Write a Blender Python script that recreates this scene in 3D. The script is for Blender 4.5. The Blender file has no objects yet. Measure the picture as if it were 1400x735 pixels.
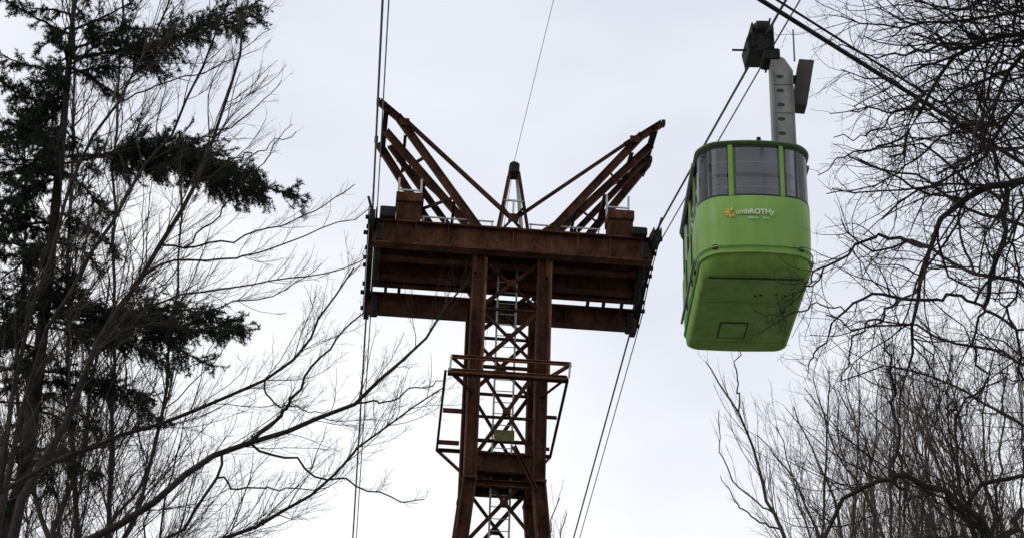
import bpy, bmesh, math, random
import numpy as np
from mathutils import Vector, Matrix

random.seed(7)
rng = np.random.default_rng(11)
scene = bpy.context.scene
C = scene.collection

# ------------------------------------------------------------------ camera
PITCH, ROLL, FPX = math.radians(25.74), math.radians(1.89), 2317.0
CAM = np.array([0.0, 0.0, 1.6])
F_ = np.array([0, math.cos(PITCH), math.sin(PITCH)])
R0 = np.array([1.0, 0, 0]); U0 = np.array([0, -math.sin(PITCH), math.cos(PITCH)])
R_ = math.cos(ROLL) * R0 + math.sin(ROLL) * U0
U_ = -math.sin(ROLL) * R0 + math.cos(ROLL) * U0
cd = bpy.data.cameras.new('camera'); cam = bpy.data.objects.new('camera', cd); C.objects.link(cam)
cd.sensor_width = 36.0; cd.lens = FPX / 1400.0 * 36.0; cd.clip_end = 3000.0; cd.clip_start = 0.05
M = Matrix.Identity(4)
for i in range(3):
    M[i][0] = R_[i]; M[i][1] = U_[i]; M[i][2] = -F_[i]; M[i][3] = CAM[i]
cam.matrix_world = M
scene.camera = cam

# ------------------------------------------------------------------ sky, sun, exposure (overcast winter day)
SUN_AZ, SUN_EL = math.radians(-68), math.radians(38)      # from the left, a little ahead of the camera's back
SUN_DIR = Vector((math.sin(SUN_AZ) * math.cos(SUN_EL), -0.45 * math.cos(SUN_EL), math.sin(SUN_EL))).normalized()
world = bpy.data.worlds.new('World'); scene.world = world; world.use_nodes = True
nt = world.node_tree; nt.nodes.clear()
wo = nt.nodes.new('ShaderNodeOutputWorld'); bg = nt.nodes.new('ShaderNodeBackground')
sky = nt.nodes.new('ShaderNodeTexSky'); sky.sky_type = 'NISHITA'; sky.sun_disc = False
sky.sun_elevation = math.asin(SUN_DIR.z); sky.sun_rotation = math.atan2(SUN_DIR.x, SUN_DIR.y)
tc = nt.nodes.new('ShaderNodeTexCoord'); mp = nt.nodes.new('ShaderNodeMapping')
mp.inputs['Scale'].default_value = (1.0, 1.0, 2.2); mp.inputs['Location'].default_value = (2.4, 4.6, 6.6)
nz = nt.nodes.new('ShaderNodeTexNoise'); nz.inputs['Scale'].default_value = 3.2
nz.inputs['Detail'].default_value = 5.0; nz.inputs['Roughness'].default_value = 0.45
# cloud deck: thick and blue-grey overhead, thinner and whiter towards the horizon all round, broken up by soft cloud noise
sx = nt.nodes.new('ShaderNodeSeparateXYZ')
m1 = nt.nodes.new('ShaderNodeMath'); m1.operation = 'MULTIPLY_ADD'; m1.inputs[1].default_value = -1.0; m1.inputs[2].default_value = 0.55
m2 = nt.nodes.new('ShaderNodeMath'); m2.operation = 'MULTIPLY_ADD'; m2.inputs[1].default_value = 1.15
cr = nt.nodes.new('ShaderNodeValToRGB')
cr.color_ramp.elements[0].position = 0.38; cr.color_ramp.elements[0].color = (7.45, 7.85, 8.95, 1)
cr.color_ramp.elements[1].position = 0.86; cr.color_ramp.elements[1].color = (10.8, 10.9, 11.3, 1)
mx = nt.nodes.new('ShaderNodeMix'); mx.data_type = 'RGBA'; mx.inputs['Factor'].default_value = 0.92
nt.links.new(tc.outputs['Generated'], mp.inputs['Vector']); nt.links.new(mp.outputs['Vector'], nz.inputs['Vector'])
nt.links.new(tc.outputs['Generated'], sx.inputs[0]); nt.links.new(sx.outputs['Z'], m1.inputs[0])
nt.links.new(nz.outputs['Fac'], m2.inputs[0]); nt.links.new(m1.outputs[0], m2.inputs[2])
nt.links.new(m2.outputs[0], cr.inputs['Fac'])
nt.links.new(sky.outputs['Color'], mx.inputs['A']); nt.links.new(cr.outputs['Color'], mx.inputs['B'])
nt.links.new(mx.outputs['Result'], bg.inputs['Color']); nt.links.new(bg.outputs['Background'], wo.inputs['Surface'])
bg.inputs['Strength'].default_value = 0.10
sd = bpy.data.lights.new('sun', 'SUN'); sun = bpy.data.objects.new('sun', sd); C.objects.link(sun)
sd.energy = 1.0; sd.angle = math.radians(14); sd.color = (1.0, 0.95, 0.88)
sun.rotation_euler = (-SUN_DIR).to_track_quat('-Z', 'Y').to_euler()
vs = scene.view_settings
vs.view_transform = 'Standard'; vs.look = 'None'; vs.exposure = 0.0; vs.gamma = 1.0; vs.use_curve_mapping = False

# ------------------------------------------------------------------ helpers: rays
def ray(px, py):
    return F_ + R_ * ((px - 700.0) / FPX) + U_ * ((367.5 - py) / FPX)
def at_y(px, py, y):                       # point of the pixel's ray that stands y metres ahead
    d = ray(px, py); return CAM + d * (y / d[1])
T0 = np.array([0.0, 38.12, 0.0]); TA = math.radians(4.87); TH = 21.05
def to_tower(p):
    d = np.asarray(p) - T0; c, s = math.cos(TA), math.sin(TA)
    return np.array([d[0] * c + d[1] * s, -d[0] * s + d[1] * c, d[2]])
def from_tower(q):
    c, s = math.cos(TA), math.sin(TA)
    return T0 + np.array([q[0] * c - q[1] * s, q[0] * s + q[1] * c, q[2]])
def tv(px, py, v):                         # tower coordinates where a ray meets the cross plane v
    o = to_tower(CAM); d = to_tower(CAM + ray(px, py)) - o
    return o + d * ((v - o[1]) / d[1])
def tz(px, py, z):
    o = to_tower(CAM); d = to_tower(CAM + ray(px, py)) - o
    return o + d * ((z - o[2]) / d[2])

# ------------------------------------------------------------------ helpers: materials
MATS = {}
def mat(name, c1, c2=None, rough=0.7, scale=3.0, metallic=0.0, bump=0.0, bscale=30.0, coat=0.0, streak=1.0, spec=0.4, fine=0.0):
    if name in MATS: return MATS[name]
    m = bpy.data.materials.new(name); m.use_nodes = True; n = m.node_tree; b = n.nodes['Principled BSDF']
    b.inputs['Roughness'].default_value = rough; b.inputs['Metallic'].default_value = metallic
    b.inputs['Specular IOR Level'].default_value = spec
    if coat: b.inputs['Coat Weight'].default_value = coat; b.inputs['Coat Roughness'].default_value = 0.12
    b.inputs['Base Color'].default_value = (*c1, 1)
    t = n.nodes.new('ShaderNodeTexCoord')
    if c2:
        mpp = n.nodes.new('ShaderNodeMapping'); mpp.inputs['Scale'].default_value = (1, 1, 1.0 / streak)
        z = n.nodes.new('ShaderNodeTexNoise'); z.inputs['Scale'].default_value = scale; z.inputs['Detail'].default_value = 6
        z.inputs['Roughness'].default_value = 0.62
        r = n.nodes.new('ShaderNodeValToRGB'); r.color_ramp.elements[0].position = 0.36; r.color_ramp.elements[1].position = 0.68
        r.color_ramp.elements[0].color = (*c1, 1); r.color_ramp.elements[1].color = (*c2, 1)
        n.links.new(t.outputs['Object'], mpp.inputs['Vector']); n.links.new(mpp.outputs['Vector'], z.inputs['Vector'])
        if fine:
            zf = n.nodes.new('ShaderNodeTexNoise'); zf.inputs['Scale'].default_value = scale * 7; zf.inputs['Detail'].default_value = 5
            ma = n.nodes.new('ShaderNodeMath'); ma.operation = 'MULTIPLY_ADD'; ma.inputs[1].default_value = fine; 
            mb = n.nodes.new('ShaderNodeMath'); mb.operation = 'SUBTRACT'; mb.inputs[1].default_value = fine * 0.5
            n.links.new(mpp.outputs['Vector'], zf.inputs['Vector']); n.links.new(zf.outputs['Fac'], ma.inputs[0]); n.links.new(z.outputs['Fac'], ma.inputs[2])
            n.links.new(ma.outputs[0], mb.inputs[0]); n.links.new(mb.outputs[0], r.inputs['Fac'])
        else: n.links.new(z.outputs['Fac'], r.inputs['Fac'])
        n.links.new(r.outputs['Color'], b.inputs['Base Color'])#; n.links.new(r.outputs['Color'], b.inputs['Base Color'])
    if bump:
        z2 = n.nodes.new('ShaderNodeTexNoise'); z2.inputs['Scale'].default_value = bscale; z2.inputs['Detail'].default_value = 4
        bp = n.nodes.new('ShaderNodeBump'); bp.inputs['Strength'].default_value = bump; bp.inputs['Distance'].default_value = 0.01
        n.links.new(t.outputs['Object'], z2.inputs['Vector']); n.links.new(z2.outputs['Fac'], bp.inputs['Height'])
        n.links.new(bp.outputs['Normal'], b.inputs['Normal'])
    MATS[name] = m; return m
RUST = mat('red oxide paint', (0.026, 0.0100, 0.0056), (0.092, 0.038, 0.020), 0.8, 2.2, spec=0.12, bump=0.3, streak=1.7, fine=0.5)
RUSTD = mat('old oxide paint', (0.014, 0.0060, 0.0035), (0.060, 0.024, 0.011), 0.85, 2.6, spec=0.12, bump=0.3, streak=2.0, fine=0.55)
RUSTLIT = mat('lit oxide paint', (0.085, 0.036, 0.018), (0.20, 0.090, 0.045), 0.75, 3.0, streak=2.0, spec=0.2, fine=0.5)  # oxide paint lightened: light falling on the gallery rails is put into the colour
DARK = mat('greasy steel', (0.006, 0.0055, 0.005), (0.018, 0.016, 0.014), 0.7, 6.0, spec=0.15)
GALV = mat('galvanised steel', (0.30, 0.31, 0.31), (0.44, 0.45, 0.45), 0.5, 5.0, metallic=0.3)
OLIVE = mat('lichen stained plate', (0.045, 0.042, 0.014), (0.10, 0.09, 0.028), 0.85, 9.0)
ROPE = mat('steel rope', (0.045, 0.043, 0.042), (0.10, 0.095, 0.09), 0.5, 40.0, metallic=0.3)
GREEN = mat('green paint', (0.126, 0.240, 0.047), (0.174, 0.310, 0.068), 0.45, 2.6, spec=0.22, streak=5.0)
GREEND = mat('green floor paint', (0.118, 0.228, 0.046), (0.190, 0.325, 0.074), 0.65, 3.5, spec=0.15, bump=0.15, bscale=8)
SEAM = mat('rubber seam', (0.012, 0.02, 0.009), None, 0.7)
HGREY = mat('hanger grey paint', (0.095, 0.098, 0.092), (0.19, 0.195, 0.18), 0.55, 4.0, streak=3.0)
ROOFM = mat('roof paint', (0.03, 0.065, 0.02), (0.06, 0.11, 0.03), 0.6, 4.0)
WHITE = mat('white lettering', (0.36, 0.46, 0.28), (0.55, 0.62, 0.46), 0.5)
ORANGE = mat('orange emblem', (0.55, 0.25, 0.03), None, 0.5)
YELLOW = mat('yellow emblem', (0.60, 0.42, 0.06), None, 0.5)
CEIL = mat('cabin lining', (0.68, 0.68, 0.70), (0.78, 0.78, 0.78), 0.7, 3.0)
BARK1 = mat('grey brown bark', (0.026, 0.022, 0.018), (0.058, 0.048, 0.040), 0.9, 14.0, bump=0.6, bscale=40, spec=0.15)
BARK2 = mat('dark bark', (0.014, 0.012, 0.010), (0.034, 0.029, 0.025), 0.9, 14.0, bump=0.6, bscale=40, spec=0.15)
TWIG = mat('brown twigs', (0.032, 0.025, 0.019), (0.068, 0.053, 0.041), 0.9, 3.0, spec=0.15)
TWIGL = mat('pale grey brown twigs', (0.070, 0.056, 0.044), (0.135, 0.110, 0.088), 0.9, 3.0, spec=0.15)
TWIGD = mat('dark twigs', (0.014, 0.011, 0.009), (0.032, 0.025, 0.020), 0.9, 3.0, spec=0.15)
NEEDLE = mat('spruce needles', (0.010, 0.016, 0.009), (0.026, 0.036, 0.017), 0.75, 5.0, spec=0.2)
CONCRETE = mat('concrete', (0.27, 0.26, 0.24), (0.4, 0.39, 0.37), 0.9, 3.0, bump=0.3)
LITTER = mat('lightened leaf litter and old snow', (0.12, 0.10, 0.07), (0.36, 0.35, 0.33), 0.95, 0.35, bump=0.6, bscale=4)  # out of view; tone raised to bounce light onto crosshead and cabin undersides

def glass_mat():
    m = bpy.data.materials.new('tinted window glass'); m.use_nodes = True; n = m.node_tree; n.nodes.clear()
    o = n.nodes.new('ShaderNodeOutputMaterial'); mixs = n.nodes.new('ShaderNodeMixShader')
    tr = n.nodes.new('ShaderNodeBsdfTransparent'); tr.inputs['Color'].default_value = (0.80, 0.81, 0.84, 1)
    gl = n.nodes.new('ShaderNodeBsdfGlossy'); gl.inputs['Roughness'].default_value = 0.06
    fr = n.nodes.new('ShaderNodeFresnel'); fr.inputs['IOR'].default_value = 1.55
    n.links.new(fr.outputs[0], mixs.inputs[0]); n.links.new(tr.outputs[0], mixs.inputs[1]); n.links.new(gl.outputs[0], mixs.inputs[2])
    n.links.new(mixs.outputs[0], o.inputs['Surface']); return m
GLASS = glass_mat()

# ------------------------------------------------------------------ helpers: objects
def tag(o, label=None, cat=None, group=None, kind=None):
    if label: o['label'] = label
    if cat: o['category'] = cat
    if group: o['group'] = group
    if kind: o['kind'] = kind
    return o
def empty(name, loc=(0, 0, 0), rz=0.0):
    o = bpy.data.objects.new(name, None); C.objects.link(o); o.location = loc; o.rotation_euler = (0, 0, rz)
    o.empty_display_size = 0.3; return o
def link(name, me, material, parent=None):
    o = bpy.data.objects.new(name, me); C.objects.link(o)
    if material: me.materials.append(material)
    if parent: o.parent = parent
    return o
def raw(name, V, Fc, material, parent=None, smooth=False):
    me = bpy.data.meshes.new(name); me.from_pydata([tuple(map(float, v)) for v in V], [], Fc); me.update()
    if smooth:
        for p in me.polygons: p.use_smooth = True
    return link(name, me, material, parent)
def np_mesh(name, V, Q, material, parent=None, smooth=True):
    me = bpy.data.meshes.new(name); n = Q.shape[1]
    me.vertices.add(len(V)); me.vertices.foreach_set('co', np.ascontiguousarray(V, dtype=np.float32).ravel())
    me.loops.add(Q.size); me.loops.foreach_set('vertex_index', Q.astype(np.int32).ravel())
    me.polygons.add(len(Q)); me.polygons.foreach_set('loop_start', np.arange(0, Q.size, n, dtype=np.int32))
    if smooth: me.polygons.foreach_set('use_smooth', np.ones(len(Q), dtype=bool))
    me.update(calc_edges=True); return link(name, me, material, parent)

def sect(kind, w, h, t=None):
    t = t or max(0.012, 0.12 * min(w, h)); a, b = w / 2, h / 2
    if kind == 'I': return [(-a, -b), (a, -b), (a, -b + t), (t / 2, -b + t), (t / 2, b - t), (a, b - t), (a, b), (-a, b), (-a, b - t), (-t / 2, b - t), (-t / 2, -b + t), (-a, -b + t)]
    if kind == 'L': return [(-a, -b), (a, -b), (a, -b + t), (-a + t, -b + t), (-a + t, b), (-a, b)]
    if kind == 'C': return [(-a, -b), (a, -b), (a, -b + t), (-a + t, -b + t), (-a + t, b - t), (a, b - t), (a, b), (-a, b)]
    if kind == 'O': return [(a * math.cos(k * math.pi / 4), b * math.sin(k * math.pi / 4)) for k in range(8)]
    c = min(w, h) * 0.07
    return [(-a + c, -b), (a - c, -b), (a, -b + c), (a, b - c), (a - c, b), (-a + c, b), (-a, b - c), (-a, -b + c)]
def prism(name, parent, p0, p1, w, h, material, kind='B', up=(0, 0, 1), flipx=1):
    p0, p1 = Vector(p0), Vector(p1); d = (p1 - p0).normalized(); up = Vector(up)
    if abs(d.dot(up)) > 0.97: up = Vector((0, 1, 0)) if abs(d.y) < 0.9 else Vector((1, 0, 0))
    x = d.cross(up).normalized(); y = x.cross(d).normalized()
    s = [(q[0] * flipx, q[1]) for q in sect(kind, w, h)]; n = len(s)
    V = [p0 + x * q[0] + y * q[1] for q in s] + [p1 + x * q[0] + y * q[1] for q in s]
    Fc = [tuple(reversed(range(n))), tuple(range(n, 2 * n))] + [(i, (i + 1) % n, n + (i + 1) % n, n + i) for i in range(n)]
    me = bpy.data.meshes.new(name); me.from_pydata([tuple(v) for v in V], [], Fc); me.update()
    bm = bmesh.new(); bm.from_mesh(me); bmesh.ops.recalc_face_normals(bm, faces=bm.faces); bm.to_mesh(me); bm.free()
    return link(name, me, material, parent)
def box(name, parent, lo, hi, material, bev=0.015):
    bm = bmesh.new(); bmesh.ops.create_cube(bm, size=1.0)
    for v in bm.verts: v.co = Vector([(lo[i] + hi[i]) / 2 + v.co[i] * (hi[i] - lo[i]) for i in range(3)])
    if bev: bmesh.ops.bevel(bm, geom=bm.edges[:], offset=bev, segments=1, affect='EDGES')
    me = bpy.data.meshes.new(name); bm.to_mesh(me); bm.free(); return link(name, me, material, parent)

def spline(pts, k):                        # Catmull-Rom through pts, k samples, even by arc length
    P = np.asarray(pts, float)
    if len(P) == 2: P = np.array([P[0], (P[0] + P[1]) / 2, P[1]])
    E = np.vstack([2 * P[0] - P[1], P, 2 * P[-1] - P[-2]]); out = []
    for i in range(1, len(E) - 2):
        a, b, c, d = E[i - 1], E[i], E[i + 1], E[i + 2]
        for t in np.linspace(0, 1, 12, endpoint=False):
            out.append(0.5 * (2 * b + (c - a) * t + (2 * a - 5 * b + 4 * c - d) * t * t + (3 * b - a - 3 * c + d) * t ** 3))
    out.append(P[-1]); out = np.array(out)
    s = np.concatenate([[0], np.cumsum(np.linalg.norm(np.diff(out, axis=0), axis=1))]); q = np.linspace(0, s[-1], k)
    return np.stack([np.interp(q, s, out[:, j]) for j in range(3)], 1)
def tubes(P, R, m):                        # (N,K,3) paths with radii (N,K) -> vertices, quads
    P = np.asarray(P, float); R = np.asarray(R, float); N, K = P.shape[:2]
    T = np.gradient(P, axis=1); T /= np.linalg.norm(T, axis=2, keepdims=True) + 1e-9
    ref = np.tile(np.array([0.31, -0.77, 0.55]), (N, 1)); chord = P[:, -1] - P[:, 0]
    chord /= np.linalg.norm(chord, axis=1, keepdims=True) + 1e-9
    bad = np.abs((chord * ref).sum(1)) > 0.85; ref[bad] = np.array([0.9, 0.3, -0.3])
    A = np.cross(T, ref[:, None, :]); A /= np.linalg.norm(A, axis=2, keepdims=True) + 1e-9
    B = np.cross(T, A); an = np.arange(m) * 2 * math.pi / m
    V = P[:, :, None, :] + R[:, :, None, None] * (np.cos(an)[None, None, :, None] * A[:, :, None, :] + np.sin(an)[None, None, :, None] * B[:, :, None, :])
    idx = np.arange(N * K * m).reshape(N, K, m); nx = np.roll(idx, -1, axis=2)
    Q = np.stack([idx[:, :-1], nx[:, :-1], nx[:, 1:], idx[:, 1:]], -1).reshape(-1, 4)
    return V.reshape(-1, 3), Q
def join(parts):
    V = []; Q = []; o = 0
    for v, q in parts: V.append(v); Q.append(q + o); o += len(v)
    return np.vstack(V), np.vstack(Q)
def tube_obj(name, pts, r, material, parent=None, m=8, k=None):
    P = np.asarray(pts, float) if k is None else spline(pts, k)
    R = np.full(len(P), r) if np.isscalar(r) else np.interp(np.linspace(0, 1, len(P)), np.linspace(0, 1, len(r)), r)
    V, Q = tubes(P[None], R[None], m); return np_mesh(name, V, Q, material, parent)

# ------------------------------------------------------------------ ground
def gz(x, y):
    d = math.hypot(x, y - 20)
    return -0.16 * max(0.0, y - 58) * min(1, max(0, y - 58) / 30.0) + 0.25 * math.sin(x * 0.11 + 1) * math.sin(y * 0.09) * min(1, d / 60.0)
def build_ground():
    g = np.sign(np.linspace(-1, 1, 121)) * np.abs(np.linspace(-1, 1, 121)) ** 2.2 * 900
    V = [(x, y + 20, max(gz(x, y + 20), -60)) for y in g for x in g]; n = len(g)
    Fc = [(j * n + i, j * n + i + 1, (j + 1) * n + i + 1, (j + 1) * n + i) for j in range(n - 1) for i in range(n - 1)]
    o = raw('ground', V, Fc, LITTER, None, True); tag(o, 'sloping ground of brown leaf litter with patches of old snow, lightened for bounce light', 'ground', kind='structure')
build_ground()

# ------------------------------------------------------------------ the tower (tower coordinates: u across, v along the ropes, z up)
tower = empty('cable_car_tower', tuple(T0), TA)
tag(tower, 'rust brown steel lattice cable car tower with V-shaped arms on its crosshead', 'tower')
def TB(name, p0, p1, w, h, m=RUST, kind='B', up=(0, 0, 1), parent=None, fx=1):
    return prism(name, parent or tower, p0, p1, w, h, m, kind, up, fx)
H = TH; D = 2.48
# crosshead girders
def girder(v, top, h, half, fl, m=RUST):
    zc = top - h / 2
    g = TB('girder', (-half, v, zc), (half, v, zc), fl, h, m, 'I')
    for i in range(9):
        u = -half + 0.25 + i * (2 * half - 0.5) / 8
        if abs(abs(u) - 0.84) < 0.25: continue
        for s in (-1, 1):
            TB('stiffener', (u, v + s * fl * 0.23, top - h + 0.03), (u, v + s * fl * 0.23, top - 0.03), 0.02, fl * 0.40, m, parent=g)
    return g
girder(0.0, H, 0.66, 3.52, 0.34)
girder(0.72, H - 0.22, 0.46, 3.46, 0.30, RUST)
girder(1.40, H - 0.45, 0.46, 3.46, 0.30, RUST)
girder(1.86, H - 0.62, 0.28, 3.46, 0.24, RUST)
girder(D, H - 0.86, 0.56, 3.55, 0.30)
# deck plates over the front bays, girder ties over the open bay
for i in range(11):
    u = -3.32 + i * 0.604
    box('deck_plate', tower, (u, 0.18, H - 0.28), (u + 0.596, 0.60, H - 0.25), RUSTD, 0)
    box('deck_plate', tower, (u, 0.86, H - 0.43), (u + 0.596, 1.28, H - 0.40), RUSTD, 0)
    box('deck_plate', tower, (u, 1.53, H - 0.60), (u + 0.596, 1.76, H - 0.57), RUSTD, 0)
for u in (-3.1, -2.75, 2.2, 2.62, 3.1):
    TB('girder_tie', (u, 1.99, H - 0.80), (u, D - 0.16, H - 1.02), 0.08, 0.10, RUSTD, 'C')
# saddles at both ends: curved shoe, side plates, rollers
for s in (-1, 1):
    u = s * 3.56
    vv = np.linspace(-0.75, D + 0.75, 15)
    zt = [H + 0.06 + (0.15 * v if v < 0 else -0.345 * v * (0.45 + 0.55 * v / D) if v <= D else -0.345 * D - 0.25 * (v - D)) for v in vv]
    def strip(name, u0, u1, dz0, dz1, m):
        V = []; Fc = []
        for v, z in zip(vv, zt): V += [(u0, v, z + dz0), (u1, v, z + dz0), (u1, v, z + dz1), (u0, v, z + dz1)]
        for i in range(len(vv) - 1):
            for k in range(4): Fc.append((i * 4 + k, i * 4 + (k + 1) % 4, i * 4 + 4 + (k + 1) % 4, i * 4 + 4 + k))
        Fc += [(3, 2, 1, 0), tuple(len(vv) * 4 - 4 + k for k in range(4))]
        return raw(name, V, Fc, m, tower)
    sad = strip('saddle', u - 0.07, u + 0.07, -0.30, -0.02, DARK)
    for k in (-1, 1): 
        pl = strip('saddle_cheek', u + k * 0.09 - 0.012, u + k * 0.09 + 0.012, -0.22, 0.05, DARK)
    for i in range(1, 14):
        if i in (2, 5, 9, 12): continue
        v, z = vv[i] + rng.uniform(-0.05, 0.05), zt[i]
        tube_obj('roller', [(u + s * 0.10, v, z - 0.16), (u + s * rng.uniform(0.13, 0.20), v, z - 0.16)], 0.06, DARK, tower, 8)
    box('saddle_housing', tower, (u - s * 0.38 - 0.20, -0.30, H + 0.0), (u - s * 0.38 + 0.20, 0.16, H + (0.30 if s < 0 else 0.22)), DARK, 0.03)
    TB('bracket', (u, -0.62, H - 0.1), (u + s * 0.13, -0.62, H + 0.34), 0.05, 0.06, DARK)
    for v in (0.0, 0.72, 1.4, D):
        zz = H - 0.30 - 0.345 * v
        box('end_plate', tower, (u - s * 0.20 - 0.09, v - 0.20, zz - 0.30), (u - s * 0.20 + 0.09, v + 0.20, zz + 0.16), DARK, 0.02)
# counterweight boxes and their guide posts
for s, u0, u1, zt_ in ((-1, -3.00, -2.32, 21.92), (1, 2.42, 3.09, 21.86)):
    box('gantry_box', tower, (u0 + 0.03, 0.0, H + 0.004), (u1 - 0.03, 0.62, zt_ - 0.27), RUSTD, 0.02)
    box('gantry_box_cap', tower, (u0, -0.04, zt_ - 0.265), (u1, 0.66, zt_), RUST, 0.02)
    for u in (u0 + 0.06, u1 - 0.04):
        TB('guide_post', (u, 0.70, H + 0.0), (u, 0.70, zt_ + 0.78), 0.055, 0.055, GALV, 'L')
    TB('guide_rail', (u0 + 0.06, 0.70, zt_ + 0.44), (u1 - 0.04, 0.70, zt_ + 0.44), 0.04, 0.04, GALV)
# V-shaped arms
for s in (-1, 1):
    near = np.array([s * 3.72, 0.30, 24.72]); far = np.array([s * 3.78, 2.30, 24.67])
    ku = 0.94 if s < 0 else 1.015; q = lambda u, v, z: (s * u * ku, v, z - 0.08 * (u / 3.8) ** 2)
    TB('arm', q(0.80, 0.30, H), q(3.30, 0.30, 24.36), 0.15, 0.19, RUST, 'I')
    cpx = (((527, 179), (632, 300)) if s < 0 else ((890, 199), (768, 312)), ((533, 199), (613, 309)) if s < 0 else ((888, 212), (786, 318)))
    for pv, (pa, pb), w_, h_, m_ in ((0.85, cpx[0], 0.12, 0.19, RUST), (1.75, cpx[1], 0.13, 0.15, RUSTD)):
        a_, b_ = tv(*pa, pv), tv(*pb, pv); b_ = b_ + (b_ - a_) * max(0, (b_[2] - (H - 0.25 - pv * 0.3)) / (a_[2] - b_[2]))
        TB('arm', tuple(b_), tuple(a_), w_, h_, m_, 'I')
    TB('arm', q(0.80, 2.30, H - 0.86), q(3.80, 2.30, 24.68), 0.16, 0.20, RUST, 'I')
    TB('arm_tip', q(2.85, 0.30, 23.96), q(3.84, 0.30, 24.79), 0.15, 0.17, RUST, 'I')
    TB('tie_rod', q(0.0, 0.22, 21.47), q(3.05, 0.22, 24.18), 0.085, 0.10, RUSTD, 'L')
    TB('tie_rod', q(0.0, 2.30, 21.47), q(3.05, 2.30, 24.10), 0.075, 0.09, RUSTD, 'L')
    TB('tip_beam', q(3.62, 0.12, 24.50), q(3.66, 2.50, 24.45), 0.13, 0.20, DARK, 'I')
    TB('tip_beam', q(3.05, 0.30, 23.85), q(3.05, 2.30, 23.85), 0.08, 0.12, RUSTD, 'L')
    TB('cross_bar', q(2.45, 1.05, 22.82), q(2.45, 2.30, 22.60), 0.10, 0.16, RUSTD, 'C')
    TB('cross_bar', q(1.6, 0.30, 22.05), q(1.6, 2.30, 21.5), 0.07, 0.10, RUSTD, 'L')
    TB('diagonal_brace', q(1.6, 0.30, 22.05), q(2.45, 2.30, 22.70), 0.06, 0.07, RUSTD, 'L')
    TB('diagonal_brace', q(2.45, 0.30, 23.2), q(3.05, 2.30, 23.85), 0.06, 0.07, RUSTD, 'L')
    for v in (0.30, 2.30):
        box('tip_cap', tower, (s * 3.86 * ku - 0.05, v - 0.10, 24.62), (s * 3.86 * ku + 0.05, v + 0.10, 24.78), DARK, 0.02)
        box('gusset_plate', tower, (s * 3.1 * ku - 0.13, v - 0.11, 24.00), (s * 3.1 * ku + 0.13, v - 0.095, 24.20), RUST, 0)
# centre A-frame
for du, v0, m in ((-1, 0.18, RUSTD), (1, 0.18, RUSTD), (-1, 1.15, GALV), (1, 1.15, GALV)):
    TB('frame_leg', (0.40 * du, v0, H - (0 if v0 < 1 else 0.4)), (0.11 * du, 0.30 if v0 < 1 else 0.55, 22.90), 0.085, 0.085, m, 'L', fx=du)
box('sheave_head', tower, (-0.13, 0.18, 22.82), (0.13, 0.62, 23.16), DARK, 0.05)
tube_obj('sheave', [(-0.05, 0.40, 23.13), (0.05, 0.40, 23.13)], 0.13, DARK, tower, 14)
TB('frame_bar', (-0.27, 0.2, 22.02), (0.27, 0.2, 22.02), 0.05, 0.06, GALV, 'L')
TB('frame_bar', (0.0, 0.2, 21.5), (0.0, 0.2, 22.02), 0.05, 0.05, GALV, 'L')
TB('frame_brace', (-0.36, 0.16, H), (0.30, 0.16, 21.85), 0.06, 0.06, RUSTD, 'L')
TB('frame_brace', (0.36, 0.24, H), (-0.30, 0.24, 21.85), 0.06, 0.06, RUSTD, 'L')
box('gusset_plate', tower, (-0.13, 0.12, 21.36), (0.13, 0.135, 21.60), RUSTD, 0)
# hand rails along the crosshead walkway
for s in (-1, 1):
    for zr in (21.58, 21.28):
        TB('hand_rail', (s * 0.45, 0.62, zr), (s * 2.30, 0.62, zr), 0.035, 0.035, GALV)
    for u in (0.5, 1.1, 1.7, 2.26):
        TB('rail_post', (s * u, 0.62, 20.75), (s * u, 0.62, 21.60), 0.035, 0.035, GALV)
# shaft: four box legs straight to the knee, flared below
zk = 14.55; su = 0.82; v0, v1 = 0.28, 2.12
def uo(z): return su if z >= zk else su + (zk - z) * 0.092
def vo(z, f): 
    e = 0 if z >= zk else (zk - z) * 0.092
    return v0 - e if f == 0 else v1 + e
for s in (-1, 1):
    for f in (0, 1):
        top = H - 0.66 if f == 0 else H - 1.25
        TB('leg', (s * su, vo(20, f), zk), (s * su, vo(20, f), top + 0.002), 0.31, 0.31, RUST, 'I', up=(1, 0, 0))
        lg = TB('leg', (s * uo(0), vo(0, f), 0.2), (s * su, vo(zk, f), zk - 0.004), 0.33, 0.33, RUST, 'I', up=(1, 0, 0))
        box('leg_flange', tower, (s * su - 0.18, vo(20, f) - 0.18, zk - 0.03), (s * su + 0.18, vo(20, f) + 0.18, zk + 0.03), RUST, 0)
        b0 = (s * uo(0), vo(0, f))
        box('footing', tower, (b0[0] - 0.6, b0[1] - 0.6, -1.0), (b0[0] + 0.6, b0[1] + 0.6, 0.32), CONCRETE, 0.04)
        if f == 0:
            TB('lit_flange_strip', (s * su + 0.185, v0 - 0.10, 17.3), (s * su + 0.185, v0 - 0.10, H - 0.72), 0.055, 0.07, RUSTLIT)  # added lighter strip painting the lit flange on each front leg
            TB('knee_bracket', (s * (su + 0.10), v0, H - 1.15), (s * (su + 0.10), v0, H - 0.67), 0.10, 0.30, RUST)
levels = [20.35, 19.0, 17.45, 15.10, 14.90, 12.9, 11.1, 9.1, 6.8, 4.0, 0.9]
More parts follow.
